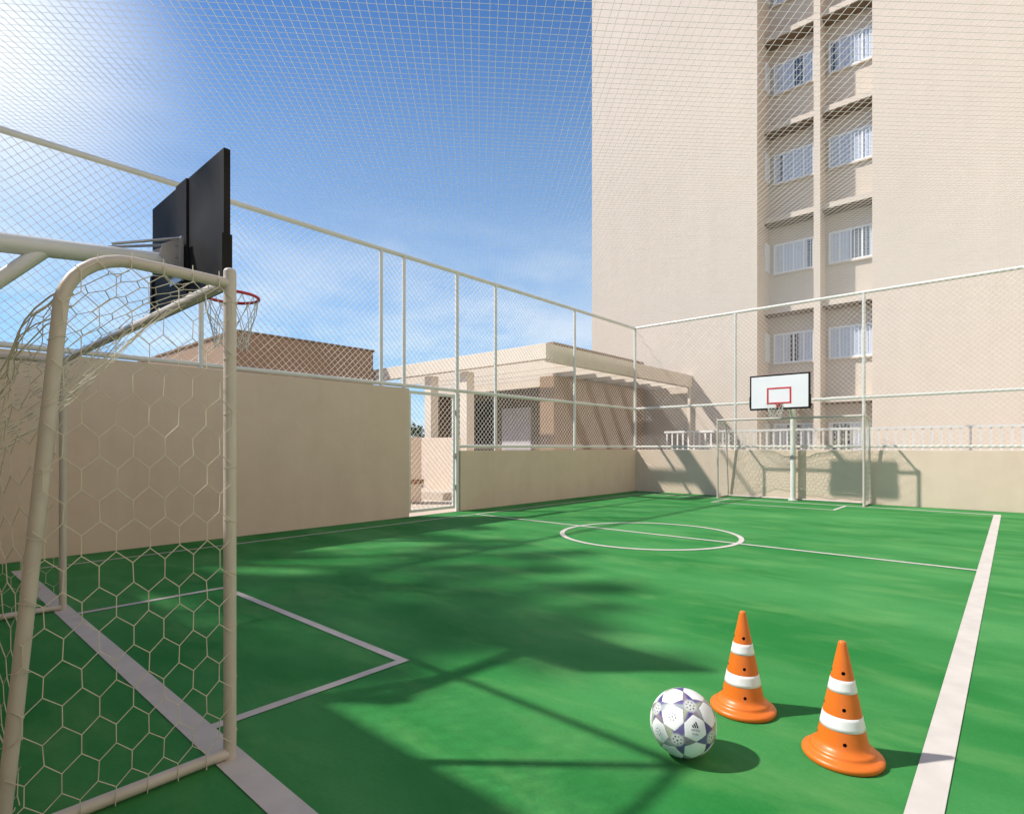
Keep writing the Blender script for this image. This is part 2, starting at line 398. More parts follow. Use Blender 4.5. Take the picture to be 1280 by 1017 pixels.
def make_goal(label):
    """built standing on the near goal line with its mouth towards +Y, origin at the middle of the line"""
    xc = (XPL+XPR)/2; hw = (XPR-XPL)/2
    g = thing('goal', label, 'goal', (xc, YN, 0), 'football goals at both ends of the court')
    def part(mb, name, mat):
        o = mb.build(name, mat); o.parent = g; return o
    R = 0.0230
    for sx in (-hw, hw):
        p = MB(); p.tube([(sx, 0, 0), (sx, 0, ZP-0.01), (sx, 0, ZP+0.012), (sx, 0, ZP+0.026)], R, 20)
        # rounded top
        prof = [(R*math.cos(a), R*0.7*math.sin(a)) for a in [i*math.pi/16 for i in range(9)]]
        p.lathe(prof, 20, (sx, 0, ZP+0.026)); part(p, 'post', M['goalpaint'])
    p = MB(); p.tube([(-hw, 0, ZP-0.01), (hw, 0, ZP-0.01)], R*0.96, 20); part(p, 'crossbar', M['goalpaint'])
    for sx in (-hw, hw):
        pts = [(sx, 0, ZP-0.02), (sx, -0.1, ZP-0.018), (sx, -0.2, ZP-0.016)]
        rc = 0.20; zc = ZP-0.016-rc; yb0 = back_y(zc)
        for i in range(0, 9):
            a = math.pi/2*i/8
            pts.append((sx, -(yb0-rc+rc*math.sin(a)), zc+rc*math.cos(a)))
        pts.append((sx, -back_y(1.0), 1.0)); pts.append((sx, -back_y(0.4), 0.4)); pts.append((sx, -GD, 0.03))
        p = MB(); p.tube(pts, R*0.90, 18); part(p, 'back_stay', M['goalpaint'])
        p = MB(); p.tube([(sx, 0, 0.026), (sx, -GD-0.02, 0.026)], R*0.92, 16); part(p, 'ground_bar', M['goalpaint'])
    p = MB(); p.tube([(-hw, -GD, 0.026), (hw, -GD, 0.026)], R*0.9, 16); part(p, 'rear_ground_bar', M['goalpaint'])
    # nets: two side panels
    CW, RP = 0.094, 0.106
    for sx in (-hw, hw):
        p = MB(); out = 0.023 if sx > 0 else -0.023
        def keep(u, v):
            if 0.0 <= u <= back_y(max(0, v))+0.012 and 0.0 <= v <= ZP+0.008: return (u, v)
        def mp(u, v):
            belly = 0.018*math.sin(math.pi*min(1, max(0, u/GD)))*math.sin(math.pi*min(1, max(0, v/ZP)))
            return V((sx+out+(belly if sx > 0 else -belly), -u, v+0.006))
        hexnet(p, GD+0.1, ZP+0.05, CW, RP, keep, mp, r=0.0018, jit=0.0025)
        # lacing cord round the frame
        for j in range(9):
            z = 0.10+j*0.206
            for (yy) in (0.0, -back_y(z)):
                if z < ZP-0.30 or yy == 0:
                    p.tube([(sx+0.0248*math.cos(a)*(1 if sx > 0 else -1), yy+0.0248*math.sin(a), z+0.010*math.sin(a+j)) for a in [i*math.pi/6-math.pi/2 for i in range(7)]], 0.0014, 4, cap=False, smooth=False)
        p.tube([(sx, -u, -0.0+0.012+0.006*math.sin(u*40)) for u in [i*GD/14 for i in range(15)]], 0.0023, 4, cap=False, smooth=False)
        part(p, 'side_net', M['cord'])
    # top and back net: hangs from the crossbar to a sagging line between the stays, then down
    def sagline(x):
        q = (x/hw); return 1.72 - 0.64*(1-abs(q)**1.7)
    def hem(x):
        q = (x/hw); return 0.10 + 0.20*(1-q*q) + 0.06*math.sin(5*q)
    T1 = 0.80; T2 = 1.35
    def keep2(u, v):
        if 0 <= u <= 2*hw and 0 <= v <= T1+T2: return (u, v)
    def mp2(u, v):
        x = u-hw; q = min(1, abs(x)/hw)
        zs = sagline(x); yb_ = 0.49+0.15*(1-q**8)
        if v <= T1:
            t = v/T1
            z = ZP-0.03 + (zs-ZP+0.03)*t**(1+3*q**6) - 0.10*math.sin(math.pi*t)*(1-q**3)
            y = -0.02-(yb_-0.02)*t
        else:
            t = (v-T1)/T2
            z = zs + (hem(x)-zs)*t
            y = -yb_-(GD-yb_-0.04)*t - 0.0
        rip = 0.012*math.sin(x*14+v*5)
        return V((x, y+rip, z))
    p = MB(); hexnet(p, 2*hw, T1+T2, CW, RP, keep2, mp2, r=0.0018, jit=0.005)
    for v in (T1, T1+T2):
        p.tube([mp2(i*2*hw/60, v) for i in range(61)], 0.0028, 4, cap=False, smooth=False)
    for k_ in range(4):                          # gathered cords along the sagging edge
        p.tube([mp2(i*2*hw/60, T1-0.02+0.035*k_)+V((0, random.uniform(-.012, .012), random.uniform(-.015, .015))) for i in range(61)], 0.0022, 4, cap=False, smooth=False)
    p.tube([(x_, -0.01, ZP-0.01+0.028*math.sin(x_*30)) for x_ in [-hw+i*2*hw/90 for i in range(91)]], 0.0022, 4, cap=False, smooth=False)
    part(p, 'back_net', M['cord'])
    return g
goal = make_goal('large football goal with a hexagonal net in the left foreground')
goal2 = copy_tree(goal)
goal2['label'] = 'slim white football goal against the far wall, below the white backboard'
goal2.location = ((XPL+XPR)/2, YF, 0); goal2.rotation_euler = (0, 0, math.pi)

# ------------------------------------------------------------------ basketball hoops
def make_hoop(label):
    """pole at the origin, board towards +Y"""
    g = thing('basketball_hoop', label, 'basketball hoop', (-3.83, 0.27, 0), 'basketball hoops at both ends of the court')
    def part(mb, name, mat, par=None, bevel=0):
        o = mb.build(name, mat, bevel=bevel); o.parent = par or g; return o
    BY = 1.00; zb0, zb1, hw = 2.07, 2.84, 0.605
    p = MB(); p.tube([(0,0,0.01),(0,0,2.30)], 0.055, 24); part(p, 'pole', M['steel'])
    p = MB(); p.tube([(0,0,0.0),(0,0,0.02)], 0.10, 24)
    for a in range(4):
        p.tube([(0.08*math.cos(a*1.571+.78), 0.08*math.sin(a*1.571+.78), 0.02), (0.08*math.cos(a*1.571+.78), 0.08*math.sin(a*1.571+.78), 0.035)], 0.01, 6)
    part(p, 'base_plate', M['steel'])
    p = MB(); p.tube([(0,0,0.95),(0,0,1.03)], 0.058, 24); part(p, 'collar', M['zinc'])
    p = MB(); p.tube([(0,-0.06,2.215),(0,BY-0.07,2.325)], 0.05, 22); part(p, 'arm', M['steel'])
    p = MB(); p.tube([(0,0,1.90),(0,0.30,2.23)], 0.036, 18); part(p, 'brace', M['steel'])
    bd = MB(); bd.box(-hw, hw, BY-0.018, BY+0.018, zb0, zb1); board = part(bd, 'backboard', M['black'], bevel=0.003)
    p = MB(); p.box(-hw+0.035, hw-0.035, BY+0.0185, BY+0.0225, zb0+0.035, zb1-0.035); part(p, 'board_face', M['boardwhite'], board)
    p = MB(); yy0, yy1 = BY+0.023, BY+0.0255
    rx, rz0, rz1, t = 0.245, zb0+0.12, zb0+0.48, 0.035
    p.box(-rx, rx, yy0, yy1, rz1-t, rz1); p.box(-rx, rx, yy0, yy1, rz0, rz0+t)
    p.box(-rx, -rx+t, yy0, yy1, rz0+t, rz1-t); p.box(rx-t, rx, yy0, yy1, rz0+t, rz1-t)
    part(p, 'target_rectangle', M['red'], board)
    # battens and rim on the back
    p = MB(); p.box(-0.105, 0.075, BY-0.030, BY-0.019, zb0+0.02, zb1-0.004); part(p, 'back_plate', M['black'], board)
    p = MB(); p.box(-hw-0.006, hw+0.006, BY-0.034, BY-0.019, zb0-0.004, zb0+0.06)
    for sx in (-1, 1):
        xa, xb = sorted((sx*(hw-0.03), sx*(hw+0.008))); p.box(xa, xb, BY-0.030, BY+0.024, zb0+0.061, zb0+0.30)
    part(p, 'edge_guard', M['black'], board)
    # bracket
    p = MB(); p.box(-0.10, 0.10, BY-0.066, BY-0.053, 2.20, 2.47)
    for sx in (-0.085, 0.085):
        p.add([(sx-.004,BY-0.067,2.46),(sx-.004,BY-0.067,2.24),(sx-.004,BY-0.18,2.33),(sx-.004,BY-0.16,2.40),
               (sx+.004,BY-0.067,2.46),(sx+.004,BY-0.067,2.24),(sx+.004,BY-0.18,2.33),(sx+.004,BY-0.16,2.40)],
              [(0,1,2,3),(7,6,5,4),(0,4,5,1),(1,5,6,2),(2,6,7,3),(3,7,4,0)])
        for z in (2.27, 2.34, 2.41): p.tube([(sx-.012,BY-0.09,z),(sx+.012,BY-0.09,z)], 0.008, 6)
    part(p, 'bracket', M['zinc'])
    for sx in (-0.085, 0.085):
        p = MB(); p.tube([(sx, BY-0.075, 2.455), (sx*0.45, 0.60, 2.345)], 0.008, 8); part(p, 'tie_rod', M['zinc'])
    # ring and net
    rc = V((0, BY+0.02+0.245, 2.185)); rr = 0.165
    p = MB(); p.tube([rc+V((rr*math.cos(a), rr*math.sin(a), 0)) for a in [2*math.pi*i/40 for i in range(40)]], 0.010, 8, closed=True)
    p.box(-0.06, 0.06, BY+0.026, BY+0.034, 2.115, 2.215)
    p.add([(-0.05,BY+0.034,2.175),(0.05,BY+0.034,2.175),(0.05,BY+0.105,2.175),(-0.05,BY+0.105,2.175),
           (-0.05,BY+0.034,2.19),(0.05,BY+0.034,2.19),(0.05,BY+0.105,2.19),(-0.05,BY+0.105,2.19)],
          [(3,2,1,0),(4,5,6,7),(0,1,5,4),(1,2,6,5),(2,3,7,6),(3,0,4,7)])
    ring = part(p, 'ring', M['red'])
    p = MB(); nn = 12; lv = [(0.162,0.0),(0.150,-0.085),(0.128,-0.17),(0.108,-0.25),(0.098,-0.33)]
    def NP(i, j):
        r_, z = lv[j]; a = 2*math.pi*(i+0.5*(j % 2))/nn
        return rc+V((r_*math.cos(a), r_*math.sin(a), z-0.008+(0.01*math.sin(i*2.3+j) if j else 0)))
    for j in range(4):
        for i in range(nn):
            if j % 2 == 0: nb = ((i), (i-1))
            else: nb = ((i), (i+1))
            for q in nb: p.bar(NP(i, j), NP(q, j+1), 0.0026, 4)
    part(p, 'hoop_net', M['roofcord'], ring)
    return g
hoop = make_hoop('basketball hoop above the near goal, seen from behind with its black board')
hoop2 = copy_tree(hoop)
hoop2['label'] = 'basketball hoop on a white pole at the far goal, white board with red rectangle'
hoop2.location = (-3.74, 13.77, 0); hoop2.scale = (1, 1, 0.972); hoop2.rotation_euler = (0, 0, math.pi)

# ------------------------------------------------------------------ training cones
def cone_shell():
    Hc = 0.450
    outer = [(0.128,0.0),(0.138,0.003),(0.1415,0.010),(0.1415,0.017),(0.139,0.022),(0.131,0.027),(0.121,0.031),(0.1145,0.036),(0.113,0.042),
             (0.1115,0.046),(0.106,0.050),(0.098,0.056),(0.0915,0.064),(0.0880,0.075)]
    for i in range(1, 26):
        t = i/25; z = 0.075+(Hc-0.012-0.075)*t
        outer.append((0.0880+(0.0148-0.0880)*t, z))
    outer += [(0.0135,Hc-0.005),(0.0105,Hc-0.001),(0.006,Hc)]
    return outer
def make_cone(label, loc, rz):
    g = thing('training_cone', label, 'cone', loc, 'orange training cones beside the ball')
    p = MB(); p.lathe(cone_shell(), 64)
    o = p.build('cone_body', M['orange']); o.parent = g
    bm = bmesh.new(); bm.from_mesh(o.data)
    be = [e for e in bm.edges if e.is_boundary]
    bmesh.ops.holes_fill(bm, edges=be, sides=0)
    bmesh.ops.recalc_face_normals(bm, faces=bm.faces)
    bm.to_mesh(o.data); bm.free()
    cut = MB()
    for z in (0.085, 0.205, 0.335):
        for a in (0, 1, 2, 3):
            ang = a*math.pi/2
            d = V((math.cos(ang), math.sin(ang), 0))
            rr = 0.088+(0.0148-0.088)*((z-0.075)/0.363)
            up_ = V((0, 0, z)); cut.tube([d*(rr*0.25)+up_, d*(rr*0.6)+up_, d*(rr+0.03)+up_], 0.0070, 16)
    co = cut.build('cut', M['dark']); co.parent = g  # hole walls are painted dark, as if in deep shade
    cb = bmesh.new(); cb.from_mesh(co.data); bmesh.ops.remove_doubles(cb, verts=cb.verts, dist=1e-6); bmesh.ops.recalc_face_normals(cb, faces=cb.faces); cb.to_mesh(co.data); cb.free()
    o.data.materials.append(M['dark'])
    bo = o.modifiers.new('holes', 'BOOLEAN'); bo.operation = 'DIFFERENCE'; bo.object = co; bo.solver = 'EXACT'
    bpy.context.view_layer.update(); dg = bpy.context.evaluated_depsgraph_get(); dg.update()
    me = bpy.data.meshes.new_from_object(o.evaluated_get(dg))
    o.modifiers.clear(); o.data = me; o.data.name = 'cone_body'
    bpy.data.objects.remove(co)
    for f in o.data.polygons: f.use_smooth = True
    try: o.data.set_sharp_from_angle(angle=rad(40))
    except Exception: pass
    for (z0, z1) in ((0.126, 0.175), (0.262, 0.308)):
        R_ = lambda z: 0.0880+(0.0148-0.0880)*((z-0.075)/0.363)+0.0009
        b_ = MB(); zs = [z0+(z1-z0)*i/4 for i in range(5)]
        b_.lathe([(R_(z0)-0.002, z0-0.0005)]+[(R_(z), z) for z in zs]+[(R_(z1)-0.002, z1+0.0005)], 64)
        q = b_.build('reflective_band', M['band']); q.parent = g
    g.rotation_euler = (0, 0, rz)
    return g
c1 = (-0.93, 2.635, 0.0); c2 = (-0.498, 2.487, 0.0)
def facing(p): return math.atan2(-p[1], -p[0])
make_cone('orange striped cone standing further back, just behind the ball', c1, facing(c1)+0.12)
cone2 = make_cone('orange striped cone standing nearest the right side line', c2, facing(c2)+0.10)

# ------------------------------------------------------------------ football with star panels
BR = 0.1255; BC = V((-0.968, 2.093, BR))
def make_ball():
    ph = (1+5**.5)/2
    ico = [V(p).normalized() for p in [(0,1,ph),(0,-1,ph),(0,1,-ph),(0,-1,-ph),(1,ph,0),(-1,ph,0),(1,-ph,0),(-1,-ph,0),(ph,0,1),(-ph,0,1),(ph,0,-1),(-ph,0,-1)]]
    # orientation: a white panel (centre of three stars) looks at the camera, right of the middle
    f_ = (V((0,0,EYE))-BC).normalized(); rt = V((0,0,1)).cross(f_).normalized(); up = f_.cross(rt)
    def view(x, y): return (rt*x+up*y+f_*math.sqrt(max(0, 1-x*x-y*y))).normalized()
    pan_t = view(0.36, -0.14); st_t = view(0.20, 0.50)
    i0 = 0
    nb = sorted([i for i in range(12) if i != i0], key=lambda i: -ico[i].dot(ico[i0]))[:5]
    i1 = nb[0]; i2 = [i for i in nb[1:] if ico[i].dot(ico[i1]) > 0.4][0]
    pan = (ico[i0]+ico[i1]+ico[i2]).normalized()
    def frame(a, b_):
        x = a.normalized(); z = a.cross(b_).normalized(); return Matrix((x, z.cross(x), z)).transposed()
    Rm = frame(pan_t, st_t) @ frame(pan, ico[i0]).transposed()
    stars = [Rm @ v for v in ico]
    pans = []
    for a in range(12):
        for b_ in range(a+1, 12):
            for c in range(b_+1, 12):
                if min(stars[a].dot(stars[b_]), stars[a].dot(stars[c]), stars[b_].dot(stars[c])) > 0.4:
                    pans.append((stars[a]+stars[b_]+stars[c]).normalized())
    bases = []
    for s_ in stars:
        nbv = sorted([t for t in stars if t is not s_], key=lambda t: -t.dot(s_))[:5]
        e1 = (nbv[0]-s_*nbv[0].dot(s_)).normalized(); bases.append((e1, s_.cross(e1)))
    tip = math.tan(0.5536); inn = 0.262
    A = V((tip, 0)); Bv = V((inn*math.cos(math.pi/5), inn*math.sin(math.pi/5)))
    ed = (Bv-A).normalized(); nrm = V((-ed.y, ed.x))
    if nrm.dot(-A) < 0: nrm = -nrm
    def star_info(d):
        i = max(range(12), key=lambda k_: stars[k_].dot(d))
        s_ = stars[i]; q = d/ d.dot(s_); e1, e2 = bases[i]
        x, y = q.dot(e1), q.dot(e2)
        r_ = math.hypot(x, y); a = math.atan2(y, x)
        k_ = round(a/(2*math.pi/5)); al = abs(a-k_*2*math.pi/5)
        P_ = V((r_*math.cos(al), r_*math.sin(al)))
        return i, r_, a, k_ % 5, (P_-A).dot(nrm)
    bm = bmesh.new(); bmesh.ops.create_icosphere(bm, subdivisions=7, radius=1.0)
    white = V((0.80, 0.80, 0.81))
    pal = [V((0.075,0.055,0.24)), V((0.26,0.21,0.25)), V((0.34,0.37,0.38)), V((0.13,0.105,0.27)), V((0.36,0.39,0.28))]
    lay = bm.verts.layers.float_color.new('print')
    for v in bm.verts:
        d = v.co.normalized()
        i, r_, a, k_, ds = star_info(d)
        if ds > 0:
            t = min(1, max(0, (r_-0.15)/0.08))
            side = math.sin(a*2.5+i)  # two tones either side of each ray
            colr = pal[(k_*2+i) % 5].lerp(pal[(k_*2+i+1) % 5], 0.5+0.5*math.tanh(4*side))
            col = V((0.58,0.60,0.58)).lerp(colr, t)
            if r_ < 0.165:
                # ring of small dots with a centre dot
                sec = 2*math.pi/7; aa = (a+0.3) % sec - sec/2
                if math.hypot((r_-0.115), 0.115*aa) < 0.022 or r_ < 0.026: col = V((0.04,0.04,0.05))
        else:
            col = white
            pn = max(pans, key=lambda p_: p_.dot(d))
            if pn.dot(d) > 0.98:
                pi_ = pans.index(pn)
                if pi_ % 3 == 1 and (pn-pan_t).length > 0.2:
                    e1 = pn.orthogonal().normalized(); e2 = pn.cross(e1); q = d/d.dot(pn)
                    rr = math.hypot(q.dot(e1), q.dot(e2)); aa = (math.atan2(q.dot(e2), q.dot(e1))) % (2*math.pi/7)-math.pi/7
                    if math.hypot(rr-0.10, 0.10*aa) < 0.019 or rr < 0.022: col = V((0.06,0.06,0.08))
        dep = 0
        if abs(ds) < 0.020:
            dep = 0.008*(1-abs(ds)/0.020)
            if abs(ds) < 0.010: col = col*0.4
        v.co = d*(BR*(1-dep))
        v[lay] = (*col, 1)
    me = bpy.data.meshes.new('football'); bm.to_mesh(me); bm.free()
    for f in me.polygons: f.use_smooth = True
    me.materials.append(M['ball'])
    o = bpy.data.objects.new('football', me); C.objects.link(o); o.location = BC
    tag(o, 'white football with purple and silver stars, beside the cones', 'ball')
    # printed emblem and words on the panel that looks at the camera
    e2 = (up - pan_t*up.dot(pan_t)).normalized(); e1 = e2.cross(pan_t)
    def wrap(x, y, h=1.003): return (pan_t+e1*x+e2*y).normalized()*BR*h
    em = MB()
    for i, hh in enumerate((0.065, 0.116, 0.167)):
        x0_ = -0.105+i*0.068; w_ = 0.048
        # slanted bar leaning left at the top, cut level at the foot
        N_ = 4; vs = []
        for j in range(N_+1):
            t = j/N_; y_ = 0.0+hh*t; xs = x0_-0.075*t*hh/0.167
            vs += [wrap(xs+0.012, y_+0.03), wrap(xs+w_+0.012, y_+0.03+(-0.0))]
        em.add(vs, [(2*j, 2*j+1, 2*j+3, 2*j+2) for j in range(N_)])
    q = em.build('printed_emblem', M['ink']); q.parent = o
    for (txt, size, yy) in (('adidas', 0.105, -0.055), ('Finale', 0.080, -0.165)):
        cu = bpy.data.curves.new('t', 'FONT'); cu.body = txt; cu.size = size; cu.align_x = 'CENTER'; cu.resolution_u = 2
        to = bpy.data.objects.new('t', cu); C.objects.link(to)
        dg = bpy.context.evaluated_depsgraph_get(); dg.update()
        tm = bpy.data.meshes.new_from_object(to.evaluated_get(dg)); bpy.data.objects.remove(to)
        tm.materials.clear()
        for v in tm.vertices: v.co = wrap(v.co.x, v.co.y+yy)
        tm.materials.append(M['ink']); tm.name = 'printed_word'
        w_ = bpy.data.objects.new('printed_word', tm); C.objects.link(w_); w_.parent = o
    return o
make_ball()

# ------------------------------------------------------------------ apartment tower
TY = 18.51; TB = 19.20; XT0 = -12.0; TYL = 18.05
RX0, RX1 = -5.93, -2.97
tw = thing('apartment_tower', 'tall plain beige apartment tower with one recessed column of windows', 'building', (-2, TY, 0))
HT = 24.0
p = MB()
p.box(XT0, RX0, TYL, 32, 0, HT); p.box(RX1, 14.0, TY, 32, 0, HT); p.box(RX0, RX1, TB, 32, 0, HT)
p.build('wall', M['tower'], tw)
p = MB(); p.box(6.0, 14.0, -6.0, TY-0.003, 0, HT); p.build('added_bounce_wing', M['tower'], tw)  # unseen wing, added so its sunlit face bounces warm light into the court
p = MB(); p.box(-4.466, -4.289, TY+0.03, TB, 0, HT); p.build('fin', M['tower'], tw)
levels = [2.70, 5.57, 8.45, 11.33, 14.20, 17.08]
for z in levels:
    p = MB(); p.box(RX0+0.002, RX1-0.002, TY+0.20, TB-0.002, z-0.16, z); le = p.build('ledge', M['tower'], tw)
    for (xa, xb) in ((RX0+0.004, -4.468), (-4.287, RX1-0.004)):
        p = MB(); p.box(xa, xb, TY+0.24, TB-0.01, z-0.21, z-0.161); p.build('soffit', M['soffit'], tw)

def make_window(xa, xb, za, zb, y, open_at=None):
    """frame > panes; curtain and a dark-painted sheet for the unlit room behind"""
    t = 0.05
    f = MB()
    f.box(xa, xb, y-0.05, y-0.004, zb-t, zb); f.box(xa, xb, y-0.055, y-0.004, za, za+t)
    f.box(xa, xa+t, y-0.05, y-0.004, za+t, zb-t); f.box(xb-t, xb, y-0.05, y-0.004, za+t, zb-t)
    n_ = 4
    for i in range(1, n_):
        xm = xa+(xb-xa)*i/n_; f.box(xm-0.022, xm+0.022, y-0.047, y-0.006, za+t, zb-t)
    # vertical guard bars
    nb = 12
    for i in range(1, nb):
        xm = xa+(xb-xa)*i/nb
        if i % 3: f.box(xm-0.006, xm+0.006, y-0.062, y-0.052, za+t, zb-t)
    w = f.build('window', M['frame'], tw)
    g_ = MB(); g_.add([(xa+t,y-0.022,za+t),(xb-t,y-0.022,za+t),(xb-t,y-0.022,zb-t),(xa+t,y-0.022,zb-t)], [(0,1,2,3)])
    pn = g_.build('pane', M['glass'], w)
    c_ = MB(); N_ = 80; vs = []; fs = []
    xs = xa+t; xe = xb-t
    for i in range(N_+1):
        x = xs+(xe-xs)*i/N_
        vs += [(x, y-0.010+0.005*math.sin(i*0.9), za+t), (x, y-0.010+0.005*math.sin(i*0.9), zb-t)]
    for i in range(N_):
        u = i/N_
        if open_at and open_at[0] < u < open_at[1]: continue
        fs.append((2*i, 2*i+2, 2*i+3, 2*i+1))
    c_.add(vs, fs, True); c_.build('curtain', M['curtain'], w)
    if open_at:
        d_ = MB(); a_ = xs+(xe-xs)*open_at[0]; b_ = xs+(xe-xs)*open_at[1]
        d_.add([(a_,y-0.003,za+t),(b_,y-0.003,za+t),(b_,y-0.003,zb-t),(a_,y-0.003,zb-t)], [(0,1,2,3)]); d_.build('painted_dark_opening', M['room'], w)  # flat sheet; the room's darkness is in its colour
    s_ = MB(); s_.box(xa-0.03, xb+0.03, y-0.085, y-0.004, za-0.045, za-0.002); s_.build('sill', M['tower'], w)
    return w
opens = {(0, 0): (0.3, 0.7), (0, 1): (0.05, 0.5), (1, 0): (0.40, 0.62), (2, 1): (0.45, 0.95), (2, 0): (0.86, 1.0), (3, 0): (0.1, 0.2), (4, 0): (0.5, 0.74), (4, 1): (0.0, 0.14), (5, 1): (0.25, 0.5)}
for i, z in enumerate([-0.17]+levels[:5]):
    za, zb = z+1.17, z+2.13
    make_window(RX0+0.15, -4.60, za, zb, TB, opens.get((i, 0)))
    make_window(-4.20, RX1-0.06, za, zb, TB, opens.get((i, 1)))
    # narrow window on the left return wall of the recess
    f = MB(); ya, yb_ = TY+0.26, TB-0.07; x = RX0; zc = za+0.05
    for (a, b_, c, d) in ((ya, yb_, zb-0.05, zb), (ya, yb_, zc, zc+0.05), (ya, ya+0.05, zc+0.05, zb-0.05), (yb_-0.05, yb_, zc+0.05, zb-0.05), ((ya+yb_)/2-0.02, (ya+yb_)/2+0.02, zc+0.05, zb-0.05)):
        f.box(x+0.003, x+0.045, a, b_, c, d)
    w = f.build('window', M['frame'], tw)
    g_ = MB(); g_.add([(x+0.02,ya+.05,zc+.05),(x+0.02,yb_-.05,zc+.05),(x+0.02,yb_-.05,zb-.05),(x+0.02,ya+.05,zb-.05)], [(0,1,2,3)]); g_.build('pane', M['glass'], w)
    g_ = MB(); g_.add([(x+0.006,ya+.05,zc+.05),(x+0.006,yb_-.05,zc+.05),(x+0.006,yb_-.05,zb-.05),(x+0.006,ya+.05,zb-.05)], [(0,1,2,3)]); g_.build('curtain', M['curtain'], w)

# railing between the far wall and the tower
rl = thing('railing', 'white metal railing with upright bars between the far wall and the tower', 'railing', (-2, 15.4, 0))
RY = 15.4
p = MB(); p.box(-7.7, 4.0, RY-0.06, RY+0.06, 0.0, 1.02); p.build('plinth', M['stucco'], rl)
p = MB(); p.box(-7.7, 4.0, RY-0.02, RY+0.02, 1.62, 1.675); p.build('top_rail', M['rail'], rl)
p = MB(); p.box(-7.7, 4.0, RY-0.02, RY+0.02, 1.11, 1.15); p.build('bottom_rail', M['rail'], rl)
x = -7.62
bal = None
while x < 3.98:
    if bal is None:
        p = MB(); p.box(-0.022, 0.022, RY-0.004, RY+0.004, 1.02, 1.62); bal = p.build('baluster', M['rail']); bal.parent = rl
        bal.matrix_parent_inverse = Matrix.Translation(-V(rl.location)); q = bal
    else:
        q = bal.copy(); C.objects.link(q); q.parent = rl; q.matrix_parent_inverse = bal.matrix_parent_inverse.copy()
    q.location = (x, 0, 0)
    x += 0.165

# ------------------------------------------------------------------ pergola and pavilion beyond the left fence
pg = thing('pergola', 'cream slatted pergola beyond the left fence, over the pavilion', 'pergola', (-11, 12, 0))
p = MB(); p.box(-15.2, -8.02, 10.18, 10.36, 3.24, 3.60); p.build('front_beam', M['pale'], pg, bevel=0.008)
p = MB(); p.box(-8.20, -8.023, 10.363, 18.045, 3.20, 3.597); p.build('side_beam', M['pale'], pg, bevel=0.008)
y = 11.30
while y < 17.9:
    p = MB(); p.box(-14.9, -8.203, y, y+0.05, 3.205, 3.52); p.build('slat', M['pale'], pg); y += 0.80
p = MB(); p.box(-11.12, -10.84, 10.365, 10.645, 0, 3.22); p.build('column', M['pale'], pg, bevel=0.008)
p = MB(); p.box(-12.58, -12.30, 10.365, 10.645, 0, 3.22); p.build('column', M['pale'], pg, bevel=0.008)
p = MB(); p.box(-8.13, -8.05, 17.93, 18.04, 0, 3.199); p.build('column', M['pale'], pg)

pv = thing('pavilion', 'flat-roofed tan pavilion with a pale grey door under the pergola slats', 'building', (-11, 14, 0))
PX0, PX1 = -16.2, -9.6
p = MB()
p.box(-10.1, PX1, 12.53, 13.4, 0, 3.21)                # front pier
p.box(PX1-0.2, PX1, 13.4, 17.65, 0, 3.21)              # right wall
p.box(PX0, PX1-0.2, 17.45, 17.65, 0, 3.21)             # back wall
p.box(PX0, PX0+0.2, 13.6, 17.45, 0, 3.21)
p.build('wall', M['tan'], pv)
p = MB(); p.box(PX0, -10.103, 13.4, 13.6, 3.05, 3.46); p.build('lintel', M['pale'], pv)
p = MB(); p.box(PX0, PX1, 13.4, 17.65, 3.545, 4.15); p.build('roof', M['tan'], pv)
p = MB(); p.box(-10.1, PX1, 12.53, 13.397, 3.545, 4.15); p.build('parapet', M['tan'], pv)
p = MB(); p.box(PX0+0.2, PX1-0.203, 14.5, 14.6, 0, 3.46); p.build('inner_wall', M['soffit'], pv)  # dark brown also carries the shade of the recess
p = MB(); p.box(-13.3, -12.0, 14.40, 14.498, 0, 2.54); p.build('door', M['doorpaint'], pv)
p = MB(); p.box(-14.75, -13.65, 14.48, 14.499, 0, 2.85); p.build('painted_dark_opening', M['dark'], pv)  # thin dark panel; shade of the opening is put into its colour

lb = thing('low_building', 'flat-roofed tan building beyond the tall wall, left of the pergola', 'building', (-16, 8, 0))
p = MB(); p.box(-24, -14.6, 5.95, 10.02, 0, 4.10); p.build('wall', M['tan'], lb)
p = MB(); p.box(-24.04, -14.56, 5.91, 10.06, 4.103, 4.16); p.build('roof_edge', M['soffit'], lb)
p = MB(); p.box(-15.6, -14.9, 10.023, 10.16, 0, 3.60); p.build('side_block', M['tan'], lb)

k = MB(); k.box(-15.0, -10.45, 9.60, 9.78, 0, 1.45)
tag(k.build('parapet_wall', M['stucco'], bevel=0.008), 'sunlit low cream wall seen through the wire gate', 'wall')
pr_ = thing('pier', 'short beige pier with a brown brick ledge, seen through the left of the gate', 'pier', (-10, 7.8, 0))
p = MB(); p.box(-10.2, -9.85, 7.55, 8.03, 0, 1.43); p.build('shaft', M['stucco'], pr_, bevel=0.006)
p = MB(); p.box(-10.24, -9.81, 7.51, 8.07, 0.40, 0.49); p.build('ledge', M['brick'], pr_, bevel=0.006)
k = MB(); k.box(-13.0, -9.9, 8.7, 9.597, -0.03, 0.14)
tag(k.build('step', M['paving'], bevel=0.01), 'low beige step at the foot of the cream wall, through the gate', 'step')

